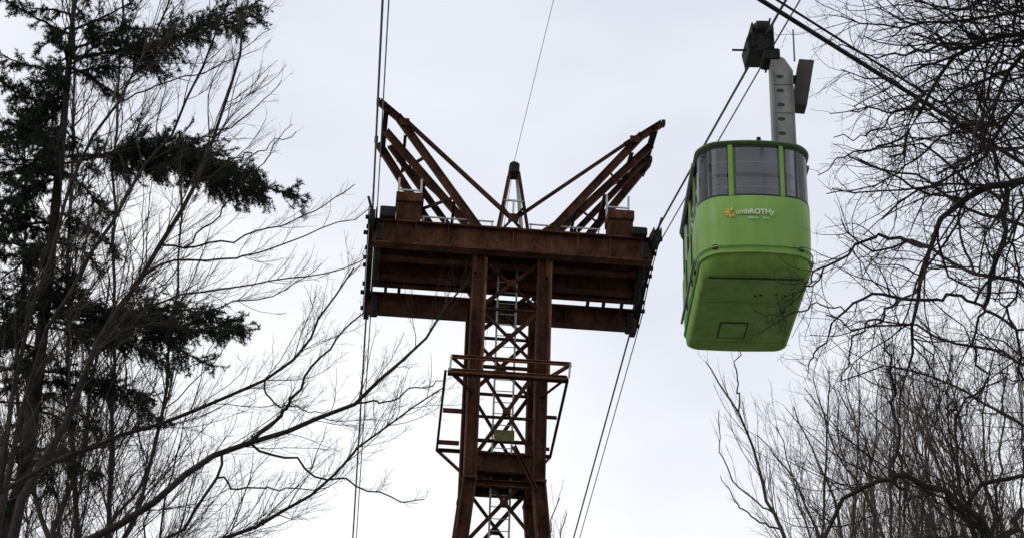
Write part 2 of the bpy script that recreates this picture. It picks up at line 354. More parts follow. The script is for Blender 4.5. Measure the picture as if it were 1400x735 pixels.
for a, b in zip(levels[:-1], levels[1:]):
    for f in (0, 1):
        ya, yb = vo(a, f), vo(b, f); ua, ub = uo(a) - 0.12, uo(b) - 0.12; sg = -1 if f == 0 else 1
        if a - b < 0.5: continue
        TB('horizontal_brace', (-ub, yb, b), (ub, yb, b), 0.09, 0.09, RUSTD, 'L')
        TB('cross_brace', (-ua, ya + sg * 0.06, a - 0.06), (ub, yb + sg * 0.06, b + 0.06), 0.11, 0.09, RUSTD, 'L')
        TB('cross_brace', (ua, ya - sg * 0.02, a - 0.06), (-ub, yb - sg * 0.02, b + 0.06), 0.11, 0.09, RUSTD, 'L')
        box('gusset_plate', tower, (-0.10, (ya + yb) / 2 + sg * 0.125 - 0.006, (a + b) / 2 - 0.08), (0.10, (ya + yb) / 2 + sg * 0.125 + 0.006, (a + b) / 2 + 0.08), RUSTD, 0)
    for s in (-1, 1):
        if a - b < 0.5: continue
        TB('horizontal_brace', (s * uo(b), vo(b, 0) + 0.12, b), (s * uo(b), vo(b, 1) - 0.12, b), 0.08, 0.08, RUSTD, 'L')
        TB('cross_brace', (s * uo(a), vo(a, 0) + 0.1, a - 0.05), (s * uo(b), vo(b, 1) - 0.1, b + 0.05), 0.075, 0.07, RUSTD, 'L')
        TB('cross_brace', (s * (uo(a) + 0.05), vo(a, 1) - 0.1, a - 0.05), (s * (uo(b) + 0.05), vo(b, 0) + 0.1, b + 0.05), 0.075, 0.07, RUSTD, 'L')
box('gusset_plate', tower, (-0.29, v0 - 0.16, 15.48), (0.20, v0 - 0.14, 15.76), OLIVE, 0)
box('gusset_plate', tower, (-0.24, D - 0.30, 19.55), (0.20, D - 0.28, 19.98), OLIVE, 0)
# rest platform at the knee
for i in range(9):
    y = v0 - 0.13 + i * 0.235
    box('deck_plank', tower, (-0.66, y, 14.98), (0.66, y + 0.215, 15.04), RUSTD, 0)
TB('platform_beam', (-0.66, v0 - 0.20, 14.90), (0.66, v0 - 0.20, 14.90), 0.14, 0.46, RUSTD, 'C')
TB('platform_beam', (-0.8, v1 + 0.10, 14.86), (0.8, v1 + 0.10, 14.86), 0.14, 0.20, RUSTD, 'C')
TB('platform_beam', (-0.66, v0 - 0.10, 14.42), (0.66, v0 - 0.10, 14.42), 0.14, 0.16, RUST, 'C')
TB('platform_beam', (-0.66, (v0 + v1) / 2, 14.86), (0.66, (v0 + v1) / 2, 14.86), 0.12, 0.20, RUSTD, 'C')
for f, z in ((0, 16.15), (1, 16.2), (0, 15.55), (1, 18.2)):
    TB('horizontal_brace', (-0.7, vo(20, f) + 0.03, z), (0.7, vo(20, f) + 0.03, z), 0.07, 0.08, RUSTD, 'L')
TB('diagonal_brace', (0.18, v0 - 0.22, 15.36), (0.74, v0 - 0.22, 14.30), 0.13, 0.10, RUST, 'C')
# ladder with safety hoops
for u in (-0.24, 0.24):
    TB('ladder_rail', (u, 1.25, 0.4), (u, 1.25, H - 0.35), 0.05, 0.05, GALV, 'L')
for i in range(66):
    z = 0.7 + i * 0.30
    tube_obj('ladder_rung', [(-0.24, 1.25, z), (0.24, 1.25, z)], 0.013, GALV, tower, 5)
# gallery round the shaft
zg = lambda v: 16.87 - (v + 0.7) * 0.195
gl_, gr_ = -1.50, 1.33
TB('gallery_frame', (gl_, -0.70, zg(-0.7)), (gr_, -0.70, zg(-0.7)), 0.085, 0.095, RUSTLIT, 'C')
TB('gallery_frame', (gl_ + 0.02, 2.95, zg(2.95)), (gr_ + 0.05, 2.95, zg(2.95)), 0.08, 0.09, RUSTD, 'C')
TB('gallery_frame', (gl_ - 0.06, -0.62, zg(-0.7)), (gl_ - 0.02, 2.95, zg(2.95)), 0.06, 0.075, RUSTD, 'C')
TB('gallery_frame', (gr_ + 0.04, -0.62, zg(-0.7)), (gr_ + 0.06, 2.95, zg(2.95)), 0.06, 0.075, RUSTD, 'C')
TB('gallery_frame', (gl_, -0.50, zg(-0.7) - 0.02), (gr_ + 0.02, -0.50, zg(-0.7) - 0.02), 0.06, 0.06, RUSTD, 'C')
for s, uu in ((-1, gl_), (1, gr_)):
    for v in (1.1, 2.6):
        TB('gallery_bracket', (s * (su + 0.16), v, zg(v) + 0.02), (uu, v, zg(v) + 0.02), 0.08, 0.10, RUST, 'L')
    TB('gallery_bracket', (s * su, v0, zg(0.3) + 0.05), (uu, -0.7, zg(-0.7) + 0.02), 0.07, 0.08, RUSTD, 'L')
TB('gallery_bracket', (gl_ - 0.02, 2.95, zg(2.95)), (-0.90, v1, 15.3), 0.06, 0.07, RUSTD, 'L')
TB('gallery_bracket', (gr_ + 0.05, 2.95, zg(2.95)), (0.92, v1, 15.4), 0.06, 0.07, RUSTD, 'L')
TB('gallery_rail', (gl_ + 0.06, -0.72, 17.22), (gr_ + 0.10, -0.72, 17.22), 0.08, 0.085, RUSTLIT, 'C')
TB('gallery_rail', (gr_ + 0.10, -0.70, 17.22), (su + 0.2, 0.20, 17.22), 0.07, 0.075, RUST, 'C')
TB('gallery_rail', (gl_ + 0.06, -0.70, 17.22), (-su - 0.1, 0.20, 17.22), 0.06, 0.06, RUST, 'C')
for u in (gl_ + 0.04, gr_ + 0.06):
    TB('gallery_post', (u, -0.71, zg(-0.7)), (u + 0.02, -0.71, 17.24), 0.05, 0.05, GALV, 'L')

# ------------------------------------------------------------------ ropes
def rope(name, pts, r, label, group=None, material=ROPE):
    P = [from_tower(p) for p in pts]
    o = tube_obj(name, P, r, material, None, 8); tag(o, label, 'rope', group); return o
NB, FB = 0.1507, 0.207
for s, side, car in ((-1, 'left', 'over the tall bare trees beside the spruce'), (1, 'right', 'carrying the green cabin')):
    for k, (du, dz, r) in enumerate(((0.0, 0.02, 0.025), (0.15 if s > 0 else 0.115, -0.16, 0.0145))):
        u = s * 3.56 + du
        zz = [(u, v, H + 0.06 + dz + NB * v - 0.00012 * v * v * (1 if v < -20 else 0)) for v in (-95, -60, -30, -12, -4, -0.75)]
        vv = np.linspace(-0.4, D + 0.4, 9)
        zz += [(u, v, H + 0.06 + dz + (0.15 * v if v < 0 else -0.345 * v * (0.45 + 0.55 * v / D) if v <= D else -0.345 * D - 0.25 * (v - D))) for v in vv]
        base = zz[-1][2]
        zz += [(u, v, base - FB * (v - D - 0.4)) for v in (D + 4, D + 12, D + 40, D + 75)]
        rope('track_rope' if k == 0 else 'haul_rope', zz, r,
             ('thick steel rope ' if k == 0 else 'thin steel rope beside the thick one ') + car)
rope('signal_wire', [(0.0, 0.40, 23.27), (0.02, -8.0, 22.55), (0.1, -50.0, 19.6)], 0.0075, 'single thin wire rising from the peak of the small centre frame', None, GALV)
rope('signal_wire', [(0.0, 0.40, 23.27), (0.0, 30, 17.0), (0.0, 75, 8.0)], 0.0075, 'thin wire leaving the far side of the small centre frame', None, GALV)

def near_cable(name, dz, dy, r, label):
    a = np.array([2.04, 11.99, 10.0]); b = np.array([5.05, 14.65, 10.0]); d = (b - a) / np.linalg.norm(b - a)
    n = np.array([d[1], -d[0], 0]); P = [a + d * t + n * dy + np.array([0, 0, dz + 0.0006 * (t - 2) ** 2]) for t in np.linspace(-26, 30, 40)]
    tag(tube_obj(name, P, r, DARK, None, 8), label, 'cable')
near_cable('overhead_cable', 0.0, 0.0, 0.021, 'thick black overhead cable crossing the bare branches above the cabin')
near_cable('overhead_cable', 0.075, 0.03, 0.011, 'thinner black cable running just above the thick overhead cable')
# ------------------------------------------------------------------ cable car cabin (cabin coordinates: x across, y along, z up, origin on the rope)
CV = -11.9
cab_loc = from_tower((3.56, CV, H + 0.08 + NB * CV)); CYAW = math.radians(-6.2)
cabin = empty('cable_car_cabin', tuple(cab_loc), TA + CYAW)
tag(cabin, 'lime green cable car cabin hanging below a black carriage on the rope', 'cable car')
OX, OY = -0.48, 0.26                      # cabin centre from the rope
CW, CL = 0.955, 1.98                       # half width, half length
def outline(n=72, ins=0.0, bulge=0.20, cr_=0.33):
    ix, iy = ins if isinstance(ins, tuple) else (ins, ins); bulge = max(0.03, bulge - max(0, iy) * 0.45)
    w, l = CW - ix, CL - iy - bulge; r = max(0.08, cr_ - iy * 0.3); pts = []
    for k, (cx, cy, a0) in enumerate(((w - r, l - r, 0), (-w + r, l - r, 90), (-w + r, -l + r, 180), (w - r, -l + r, 270))):
        for j in range(9):
            a = math.radians(a0 + j * 90 / 8); pts.append([cx + r * math.cos(a), cy + r * math.sin(a)])
    P = np.array(pts + [pts[0]]); s = np.concatenate([[0], np.cumsum(np.linalg.norm(np.diff(P, axis=0), axis=1))])
    out = []
    # even arc-length sampling, then the end walls bulge outward
    q = np.linspace(0, s[-1], n * 4 + 1)[:-1]
    x = np.interp(q, s, P[:, 0]); y = np.interp(q, s, P[:, 1])
    e = np.clip((np.abs(y) - (l - 0.9)) / 0.9, 0, 1); y = y + np.sign(y) * bulge * e ** 2 * (1 - (np.abs(x) / w) ** 2 * 0.85)
    return np.stack([x + OX, y + OY], 1)
NO = len(outline())
def ring(z, ins): 
    o = outline(ins=ins); return np.column_stack([o, np.full(len(o), z)])
def loft(name, rings, m, cap0=True, cap1=True, smooth=True, parent=cabin):
    V = np.vstack(rings); n = NO; Fc = []
    for k in range(len(rings) - 1):
        for i in range(n): j = (i + 1) % n; Fc.append((k * n + i, k * n + j, (k + 1) * n + j, (k + 1) * n + i))
    if cap0: Fc.append(tuple(reversed(range(n))))
    if cap1: Fc.append(tuple((len(rings) - 1) * n + i for i in range(n)))
    o = raw(name, V, Fc, m, parent)
    for p in o.data.polygons: p.use_smooth = smooth and len(p.vertices) == 4
    return o
ZR = -3.24                                 # roof rim
Zs, Zb, Zc, Zf = ZR - 1.00, ZR - 2.02, ZR - 2.10, ZR - 2.30   # sill, belt bottom, chin top, floor
body = loft('body', [ring(Zb, 0.025), ring(Zb + 0.5, 0.005), ring(Zs - 0.02, 0.0), ring(Zs, 0.01)], GREEN, False, False)
loft('body_lining', [ring(Zb, 0.06), ring(Zs, 0.04)], CEIL, True, False)
loft('chin', [ring(Zf, (0.085, 0.40)), ring(Zf + 0.05, (0.05, 0.26)), ring(Zc + 0.01, (0.04, 0.10)), ring(Zc + 0.045, 0.045)], GREEND, False, False)
loft('bumper', [ring(Zc + 0.045, 0.02), ring(Zc + 0.055, 0.008), ring(Zb - 0.012, 0.008), ring(Zb - 0.002, 0.018)], GREEND)
floor_o = loft('floor', [ring(Zf - 0.012, (0.11, 0.43)), ring(Zf - 0.004, (0.09, 0.405))], GREEND, True, True)
# hatches, ribs and small fittings under the floor
fx, fy = OX, OY
def hatch(x0, x1, y0, y1):
    box('floor_hatch', cabin, (fx + x0, fy + y0, Zf - 0.026), (fx + x1, fy + y1, Zf - 0.015), GREEND, 0.004)
    for (a, b, c, d) in ((x0 - 0.03, x1 + 0.03, y0 - 0.035, y0 - 0.01), (x0 - 0.03, x1 + 0.03, y1 + 0.01, y1 + 0.035), (x0 - 0.03, x0 - 0.01, y0, y1), (x1 + 0.01, x1 + 0.03, y0, y1)):
        box('hatch_seal', cabin, (fx + a, fy + c, Zf - 0.024), (fx + b, fy + d, Zf - 0.013), SEAM, 0)
hatch(-0.38, 0.06, 0.32, 0.92)
for y in (-0.55, 1.15):
    box('floor_rib', cabin, (fx - 0.74, fy + y, Zf - 0.020), (fx + 0.74, fy + y + 0.02, Zf - 0.012), GREEND, 0)
box('floor_crossbar', cabin, (fx - 0.78, fy - 1.54, Zf - 0.035), (fx + 0.78, fy - 1.50, Zf - 0.006), SEAM, 0.008)
for x, y in ((0.05, -0.86), (0.14, -0.90), (0.40, -0.92), (0.55, -0.9)):
    box('floor_fitting', cabin, (fx + x, fy + y, Zf - 0.035), (fx + x + 0.035, fy + y + 0.035, Zf - 0.008), DARK, 0.008)
# roof
loft('roof', [ring(ZR - 0.004, 0.045), ring(ZR, -0.025), ring(ZR + 0.04, -0.025), ring(ZR + 0.09, 0.06), ring(ZR + 0.14, 0.35)], ROOFM)
loft('roof_rim', [ring(ZR - 0.028, 0.02), ring(ZR - 0.02, -0.015), ring(ZR - 0.006, -0.02)], ROOFM, False, False)
loft('ceiling', [ring(ZR - 0.02, 0.06), ring(ZR - 0.012, 0.06)], CEIL)
tube_obj('roof_stud', [(OX + 0.10, OY - 1.74, ZR + 0.05), (OX + 0.10, OY - 1.74, ZR + 0.24)], 0.04, DARK, cabin, 8)
# panes and pillars go round the outline
ol = outline(); nO = len(ol)
def near_idx(x, y): return int(np.argmin((ol[:, 0] - OX - x) ** 2 + (ol[:, 1] - OY - y) ** 2))
stops = []
for (x, y) in ((-0.44, -CL), (0.44, -CL), (CW, -0.92), (CW, 0.0), (CW, 0.92), (0.44, CL), (-0.44, CL), (-CW, 0.92), (-CW, 0.0), (-CW, -0.92)):
    stops.append(near_idx(x, y))
stops = sorted(stops); PW = 3
def wall_seg(name, i0, i1, z0, z1, ins, th, m, parent=cabin, step=2, tilt=0.0):
    a = outline(ins=ins); b = outline(ins=ins + th); ids = list(range(i0, i1, step)) + [i1]; V = []; Fc = []
    for i in ids:
        p, q = a[i % nO], b[i % nO]
        V += [(p[0], p[1], z0), (q[0], q[1], z0), (q[0], q[1], z1), (p[0], p[1], z1)]
    for k in range(len(ids) - 1):
        for j in range(4): Fc.append((k * 4 + j, k * 4 + (j + 1) % 4, k * 4 + 4 + (j + 1) % 4, k * 4 + 4 + j))
    Fc += [(3, 2, 1, 0), tuple(len(ids) * 4 - 4 + j for j in range(4))]
    o = raw(name, V, Fc, m, parent); return o
for k, s in enumerate(stops):
    e = stops[(k + 1) % len(stops)]; e = e if e > s else e + nO
    wall_seg('window_pillar', s - 1, s + 1, Zs - 0.001, ZR - 0.02, 0.0, 0.05, GREEN, step=1)
    w = wall_seg('window', s + 2, e - 2, Zs + 0.035, ZR - 0.06, 0.018, 0.006, GLASS)
    wall_seg('window_seal', s + 1, e - 1, Zs - 0.001, Zs + 0.034, 0.008, 0.03, SEAM, w)
    wall_seg('window_seal', s + 1, e - 1, ZR - 0.06, ZR - 0.024, 0.008, 0.03, SEAM, w)
    wall_seg('window_bar', s + 2, e - 2, Zs + 0.38, Zs + 0.44, 0.03, 0.02, DARK, w)
    wall_seg('guard_bar', s + 2, e - 2, Zs + 0.17, Zs + 0.20, 0.035, 0.02, GALV, w)
    wall_seg('guard_bar', s + 2, e - 2, Zs + 0.64, Zs + 0.67, 0.035, 0.02, GALV, w)
# belt rail with brackets, sill strip, side door edges
front_idx = near_idx(0, -CL)
wall_seg('belt_rail', front_idx - 48, front_idx + 48, Zb + 0.085, Zb + 0.105, -0.015, 0.015, GREEND, step=2)
for dx in (-48, -20, 20, 48):
    wall_seg('rail_bracket', front_idx + dx - 1, front_idx + dx + 1, Zb + 0.06, Zb + 0.13, -0.01, 0.03, SEAM, step=1)
for s in (-1, 1):
    for y in (-0.50, 0.50):
        box('door_seam', cabin, (OX + s * (CW + 0.010) - 0.012, OY + y - 0.012, Zb + 0.02), (OX + s * (CW + 0.010) + 0.012, OY + y + 0.012, Zs - 0.02), SEAM, 0)
    box('door_rail', cabin, (OX + s * (CW + 0.04) - 0.02, OY - 1.3, Zb + 0.10), (OX + s * (CW + 0.04) + 0.02, OY + 1.3, Zb + 0.15), HGREY, 0.005)
    box('door_track', cabin, (OX + s * (CW + 0.03) - 0.03, OY - 1.3, ZR - 0.10), (OX + s * (CW + 0.03) + 0.03, OY + 1.3, ZR - 0.03), HGREY, 0.005)
# lettering and emblem on the front
def front_y(x):
    m_ = ol[:, 1] < OY - 0.6; P = ol[m_]; P = P[np.argsort(P[:, 0])]
    return np.interp(x, P[:, 0], P[:, 1])
def letters(txt, size, x0, z0, m, name, sx=1.0, off=0.0):
    cu = bpy.data.curves.new(name, 'FONT'); cu.body = txt; cu.size = size; cu.extrude = 0.002; cu.offset = off
    ob = bpy.data.objects.new(name, cu); C.objects.link(ob)
    bpy.context.view_layer.update()
    me = bpy.data.meshes.new_from_object(ob.evaluated_get(bpy.context.evaluated_depsgraph_get()))
    bpy.data.objects.remove(ob)
    for v in me.vertices:
        x = x0 + v.co.x * sx; v.co = Vector((x, front_y(x) - 0.022 - v.co.z, z0 + v.co.y))
    me.materials.clear(); return link(name, me, m, cabin)
letters('umbROTHy', 0.128, OX - 0.36, Zs - 0.36, WHITE, 'lettering', 1.0, 0.004)
letters('Siliana', 0.062, OX - 0.16, Zs - 0.45, WHITE, 'lettering', 1.05)
letters('doo', 0.062, OX + 0.08, Zs - 0.45, WHITE, 'lettering', 1.05)
def petal(a0, a1, r0, r1, m):
    V = []; n = 8
    for j in range(n + 1):
        a = math.radians(a0 + (a1 - a0) * j / n); f = math.sin(math.pi * j / n) ** 0.7
        for r in (r0, r0 + (r1 - r0) * f):
            x = OX - 0.44 + r * math.cos(a); V.append((x, front_y(x) - 0.022, Zs - 0.33 + r * math.sin(a)))
    raw('emblem', V, [(2 * j, 2 * j + 2, 2 * j + 3, 2 * j + 1) for j in range(n)], m, cabin)
for j in range(6): petal(60 + j * 45, 100 + j * 45, 0.04, 0.095, ORANGE if j % 2 else YELLOW)
petal(90, 269, 0.0, 0.05, ORANGE)
# hanger: perforated box column, bracket, damper
hx = 0.285
DAMP = mat('damper paint', (0.020, 0.016, 0.013), (0.045, 0.036, 0.028), 0.7, 4.0)
def slab(name, pts, y0, y1, m, parent=cabin):
    n = len(pts); V = [(p[0], y0, p[1]) for p in pts] + [(p[0], y1, p[1]) for p in pts]
    return raw(name, V, [tuple(range(n)), tuple(reversed(range(n, 2 * n)))] + [(i, n + i, n + (i + 1) % n, (i + 1) % n) for i in range(n)], m, parent)
hang = slab('hanger', [(hx - 0.20, ZR + 0.10), (hx + 0.20, ZR + 0.10), (hx + 0.20, -0.78), (hx + 0.05, -0.52), (hx - 0.20, -0.40)], -0.16, 0.16, HGREY)
for k in range(5):
    z = -0.92 - k * 0.30
    slab('hanger_slot', [(hx - 0.05 + 0.07 * math.cos(t), z + 0.035 * math.sin(t)) for t in np.linspace(0, 2 * math.pi, 10, endpoint=False)], -0.168, -0.158, SEAM, hang)
for xx in (-0.185, 0.17):
    box('hanger_flange', hang, (hx + xx, -0.19, ZR + 0.12), (hx + xx + 0.02, -0.162, -0.80), HGREY, 0)
for z in (-1.08, -1.68):
    box('hanger_band', hang, (hx - 0.195, -0.172, z - 0.012), (hx + 0.195, -0.161, z + 0.012), HGREY, 0)
box('hanger_foot', cabin, (OX - 0.55, -0.28, ZR + 0.12), (hx + 0.32, 0.28, ZR + 0.22), HGREY, 0.02)
box('hanger_bracket', cabin, (-0.06, -0.18, -0.56), (hx - 0.02, 0.22, -0.30), DARK, 0.03)
dm = slab('damper', [(hx + 0.37, -0.36), (hx + 0.65, -0.38), (hx + 0.47, -1.36), (hx + 0.21, -1.34)], 0.10, 0.42, DAMP)
box('damper_bracket', cabin, (hx + 0.15, 0.12, -1.15), (hx + 0.36, 0.30, -1.02), DARK, 0.01)
box('damper_bracket', cabin, (hx + 0.15, 0.12, -0.80), (hx + 0.40, 0.30, -0.70), DARK, 0.01)
# carriage with running wheels
SL = NB / 1.0
car = slab('carriage', [(-0.30, -0.34), (-0.35, -0.08), (-0.26, 0.06), (-0.10, 0.10), (0.10, 0.08), (0.17, -0.10), (0.15, -0.34)], -0.18, 0.60, DARK)
for v in car.data.vertices: v.co.z += v.co.y * SL
for y in (-0.10, 0.20, 0.50, 0.80):
    wv = tube_obj('wheel', [(-0.15, y, 0.16 + y * SL), (0.09, y, 0.16 + y * SL)], 0.16, DARK, cabin, 16)
    for xs in (-0.15, 0.09):
        V = [(xs, y + 0.16 * math.cos(t), 0.16 + y * SL + 0.16 * math.sin(t)) for t in np.linspace(0, 2 * math.pi, 16, endpoint=False)]
        raw('wheel_disc', V, [tuple(range(16))], DARK, wv)
for xs in (-0.24, 0.14):
    pl = slab('side_plate', [(xs - 0.015, -0.30), (xs + 0.015, -0.30), (xs + 0.015, 0.24), (xs - 0.015, 0.24)], -0.24, 0.92, DARK)
    for v in pl.data.vertices: v.co.z += v.co.y * SL
tube_obj('axle', [(-0.58, 0.15, -0.16), (0.25, 0.15, -0.16)], 0.022, DARK, cabin, 8)
box('carriage_cover', cabin, (-0.20, -0.05, 0.20), (0.06, 0.45, 0.36), DARK, 0.05)
for k in range(4):
    tube_obj('carriage_bolt', [(-0.28 + k * 0.11, -0.21, -0.28), (-0.28 + k * 0.11, -0.17, -0.28)], 0.02, HGREY, cabin, 6)
tube_obj('brake_lever', [(0.02, -0.16, -0.05), (0.06, -0.20, 0.12), (0.10, -0.20, 0.32)], 0.02, DARK, cabin, 6)
tube_obj('antenna', [(hx + 0.30, 0.2, -0.35), (hx + 0.30, 0.2, 0.35)], 0.018, HGREY, cabin, 6)
# ------------------------------------------------------------------ trees
def paths_len(P): return np.linalg.norm(np.diff(P, axis=1), axis=2).sum(1)
def unit(a): return a / (np.linalg.norm(a, axis=-1, keepdims=True) + 1e-9)
def sprout(P, R, dens, tr=(0.15, 1.0), ang=(25, 60), lf=(0.3, 0.6), lmin=0.05, lmax=9.0, K=6, up=0.15, wig=0.18, rr=0.6, rmin=0.0012, bias=(0, 0, 0), flat=0.0, tk=0.0064):
    N, K0 = P.shape[:2]; L = paths_len(P)
    cnt = np.maximum(0, rng.poisson(dens * L)); i = np.repeat(np.arange(N), cnt); n = len(i)
    if n == 0: return np.zeros((0, K, 3)), np.zeros((0, K))
    t = rng.uniform(tr[0], tr[1], n); f = np.minimum(t * (K0 - 1), K0 - 1.001); a = f.astype(int); w = (f - a)[:, None]
    base = P[i, a] * (1 - w) + P[i, a + 1] * w; tan = unit(P[i, a + 1] - P[i, a]); rb = R[i, a] * (1 - w[:, 0]) + R[i, a + 1] * w[:, 0]
    pr = rng.normal(size=(n, 3)); pr[:, 2] *= (1 - flat); pr = unit(pr - (pr * tan).sum(1, keepdims=True) * tan)
    al = np.radians(rng.uniform(ang[0], ang[1], n))[:, None]
    d = unit(np.cos(al) * tan + np.sin(al) * pr + np.array([0, 0, up]) + np.array(bias))
    ln = np.clip(L[i] * rng.uniform(lf[0], lf[1], n) * (1.15 - 0.75 * t), lmin, lmax)
    r0 = np.maximum(np.minimum(rb * rr, ln * tk + 0.0007), rmin); out = [base]; cur = base
    for k in range(K - 1):
        d = unit(d + wig * rng.normal(size=(n, 3)) + np.array([0, 0, up * 0.35])); cur = cur + d * (ln / (K - 1))[:, None]; out.append(cur)
    return np.stack(out, 1), r0[:, None] * np.linspace(1, 0.45, K)[None, :].clip(0) + 0.0
def limb3(pts_px, y, dy=0.0, k=16, jit=0.018):
    n = len(pts_px); ys = y + dy * np.linspace(0, 1, n) + rng.normal(size=n) * 0.12
    P = spline([at_y(p[0], p[1], yy) for p, yy in zip(pts_px, ys)], k)
    P[1:-1] += rng.normal(size=(k - 2, 3)) * jit; return P
def px_r(w, y): return 0.52 * w * (y * 1.11) / FPX
def bare_tree(name, label, base, limbs, levels, barkm, twigm, trunk_r, fork, group=None):
    """limbs: list of (pixel polyline, y, dy, width0 px, width1 px); joined to the trunk at the fork point"""
    t = empty(name, (base[0], base[1], gz(base[0], base[1]))); tag(t, label, 'tree', group); loc = np.array(t.location)
    fork = np.asarray(fork); b = np.array([base[0], base[1], loc[2] - 0.3])
    mid = (b + fork) / 2 + np.array([0.08, 0.05, 0])
    P = spline([b, mid, fork], 14) - loc; R = np.interp(np.linspace(0, 1, 14), [0, 0.08, 1], [trunk_r * 1.35, trunk_r, trunk_r * 0.72])
    V, Q = tubes(P[None], R[None], 10); np_mesh('trunk', V, Q, barkm, t)
    mains = []; rad = []
    for (px, y, dy, w0, w1, joined) in limbs:
        G = limb3(px, y, dy)
        r0, r1 = px_r(w0, y), px_r(w1, y + dy)
        if joined:
            G = np.vstack([spline([fork, fork * 0.6 + G[0] * 0.4 + np.array([0, 0, 0.10 * np.linalg.norm(G[0] - fork)]) * 0.2, G[0]], 6)[:-1], G]) 
            rr = np.concatenate([np.linspace(max(r0 * 1.25, min(trunk_r * 0.7, r0 * 1.8)), r0, 5, endpoint=False), np.linspace(r0, r1, 16)])
        else:                              # grows out of the nearest earlier limb
            allp = np.vstack(mains) + loc; allr = np.concatenate(rad); near = int(np.argmin(np.linalg.norm(allp - G[0], axis=1)))
            G = G + (allp[near] - G[0])[None] * (np.linspace(1, 0, 16)[:, None] ** 2)
            rr = np.linspace(min(r0, allr[near] * 0.9), r1, 16)
        G = spline(G, 18); rr = np.interp(np.linspace(0, 1, 18), np.linspace(0, 1, len(rr)), rr)
        V, Q = tubes((G - loc)[None], rr[None], 7); np_mesh('limb', V, Q, barkm, t)
        mains.append(G - loc); rad.append(rr)
    P, R = np.stack(mains), np.stack(rad); parts = []; tot = 0
    for lv in levels:
        kw = dict(lv); m = kw.pop('m', 3); P, R = sprout(P, R, **kw); tot += len(P)
        if len(P): parts.append(tubes(P, R, m))
    V, Q = join(parts); np_mesh('crown', V, Q, twigm, t)
    print(name, 'twigs', tot, 'faces', len(Q)); return t

# bare tree whose long limbs cross towards the tower
LA = [([(10, 790), (122, 735), (179, 700), (248, 653), (318, 611), (397, 591), (467, 554), (502, 529), (551, 489), (586, 450), (642, 382)], 12.0, 0.6, 10, 2.2, True),
      ([(318, 611), (368, 571), (392, 539), (427, 499), (470, 452), (500, 425)], 12.2, -0.4, 5.5, 1.8, False),
      ([(-40, 700), (75, 628), (149, 598), (219, 579), (278, 556), (343, 529), (397, 494), (425, 469), (430, 445), (452, 415), (484, 366)], 12.6, 0.8, 7, 2.0, True),
      ([(120, 800), (298, 735), (378, 703), (442, 658), (497, 608), (536, 569), (605, 530)], 11.6, -0.4, 7, 1.6, True),
      ([(170, 790), (233, 735), (268, 698), (293, 658), (303, 618)], 12.0, 0.3, 5, 3.5, True),
      ([(348, 611), (392, 628), (447, 656), (497, 668), (537, 685), (580, 682)], 12.2, 0.6, 3.5, 1.2, False),
      ([(298, 661), (348, 671), (412, 668), (450, 665)], 12.1, -0.5, 2.8, 1.2, False),
      ([(467, 554), (520, 548), (570, 530), (610, 520)], 12.5, 0.6, 2.8, 1.2, False),
      ([(343, 529), (368, 560), (400, 556), (450, 560)], 13.0, 0.3, 2.6, 1.2, False)]
bare_tree('bare_tree', 'bare tree with long dark limbs reaching across in front of the tower', (-4.5, 12.4), LA,
          [dict(dens=11, lf=(0.06, 0.24), lmin=0.10, lmax=0.9, ang=(25, 55), K=7, up=0.26, bias=(0.16, 0, 0.06), wig=0.13, rmin=0.0017, m=4, tr=(0.25, 1), tk=0.0052),
           dict(dens=13, lf=(0.25, 0.55), lmin=0.06, lmax=0.42, ang=(22, 52), K=5, up=0.16, bias=(0.10, 0, 0), wig=0.16, rmin=0.0013),
           dict(dens=13, lf=(0.3, 0.6), lmin=0.04, lmax=0.2, ang=(25, 55), K=4, up=0.12, wig=0.16, rmin=0.0010)],
          BARK2, TWIGD, 0.13, at_y(-90, 850, 12.2))
# tall leaning stems with fine sprays towards the sky gap
LB = [([(20, 735), (50, 650), (95, 565), (125, 500), (144, 450), (184, 390), (234, 305), (267, 245), (288, 196), (310, 136), (326, 71), (338, 10)], 15.0, 0.6, 9, 2.5, True),
      ([(30, 560), (60, 460), (92, 400), (147, 305), (207, 218), (234, 180), (272, 98), (297, 49), (315, -10)], 15.4, -0.5, 7, 2.2, True),
      ([(20, 520), (45, 420), (70, 348), (109, 218), (158, 141), (190, 87), (218, 33), (240, -20)], 15.8, 0.6, 6.5, 2.5, True),
      ([(228, 316), (300, 322), (360, 310), (420, 294), (485, 252)], 15.0, 0.6, 3.2, 1.2, False),
      ([(184, 390), (240, 358), (305, 356), (370, 343), (420, 321), (505, 285)], 15.1, -0.6, 3.5, 1.2, False),
      ([(144, 450), (210, 405), (330, 385), (450, 372), (510, 345)], 15.2, 0.6, 3.4, 1.2, False),
      ([(207, 218), (270, 190), (330, 165), (385, 110)], 15.4, 0.5, 3.0, 1.0, False),
      ([(234, 305), (300, 270), (345, 230), (400, 170)], 15.2, -0.5, 3.0, 1.0, False),
      ([(267, 245), (320, 215), (360, 200), (405, 180)], 15.2, 0.5, 2.6, 1.0, False),
      ([(158, 141), (230, 110), (300, 90), (370, 40)], 15.7, 0.5, 2.6, 1.0, False),
      ([(144, 450), (215, 440), (300, 420), (380, 400), (440, 360)], 15.2, 0.9, 2.8, 1.0, False)]
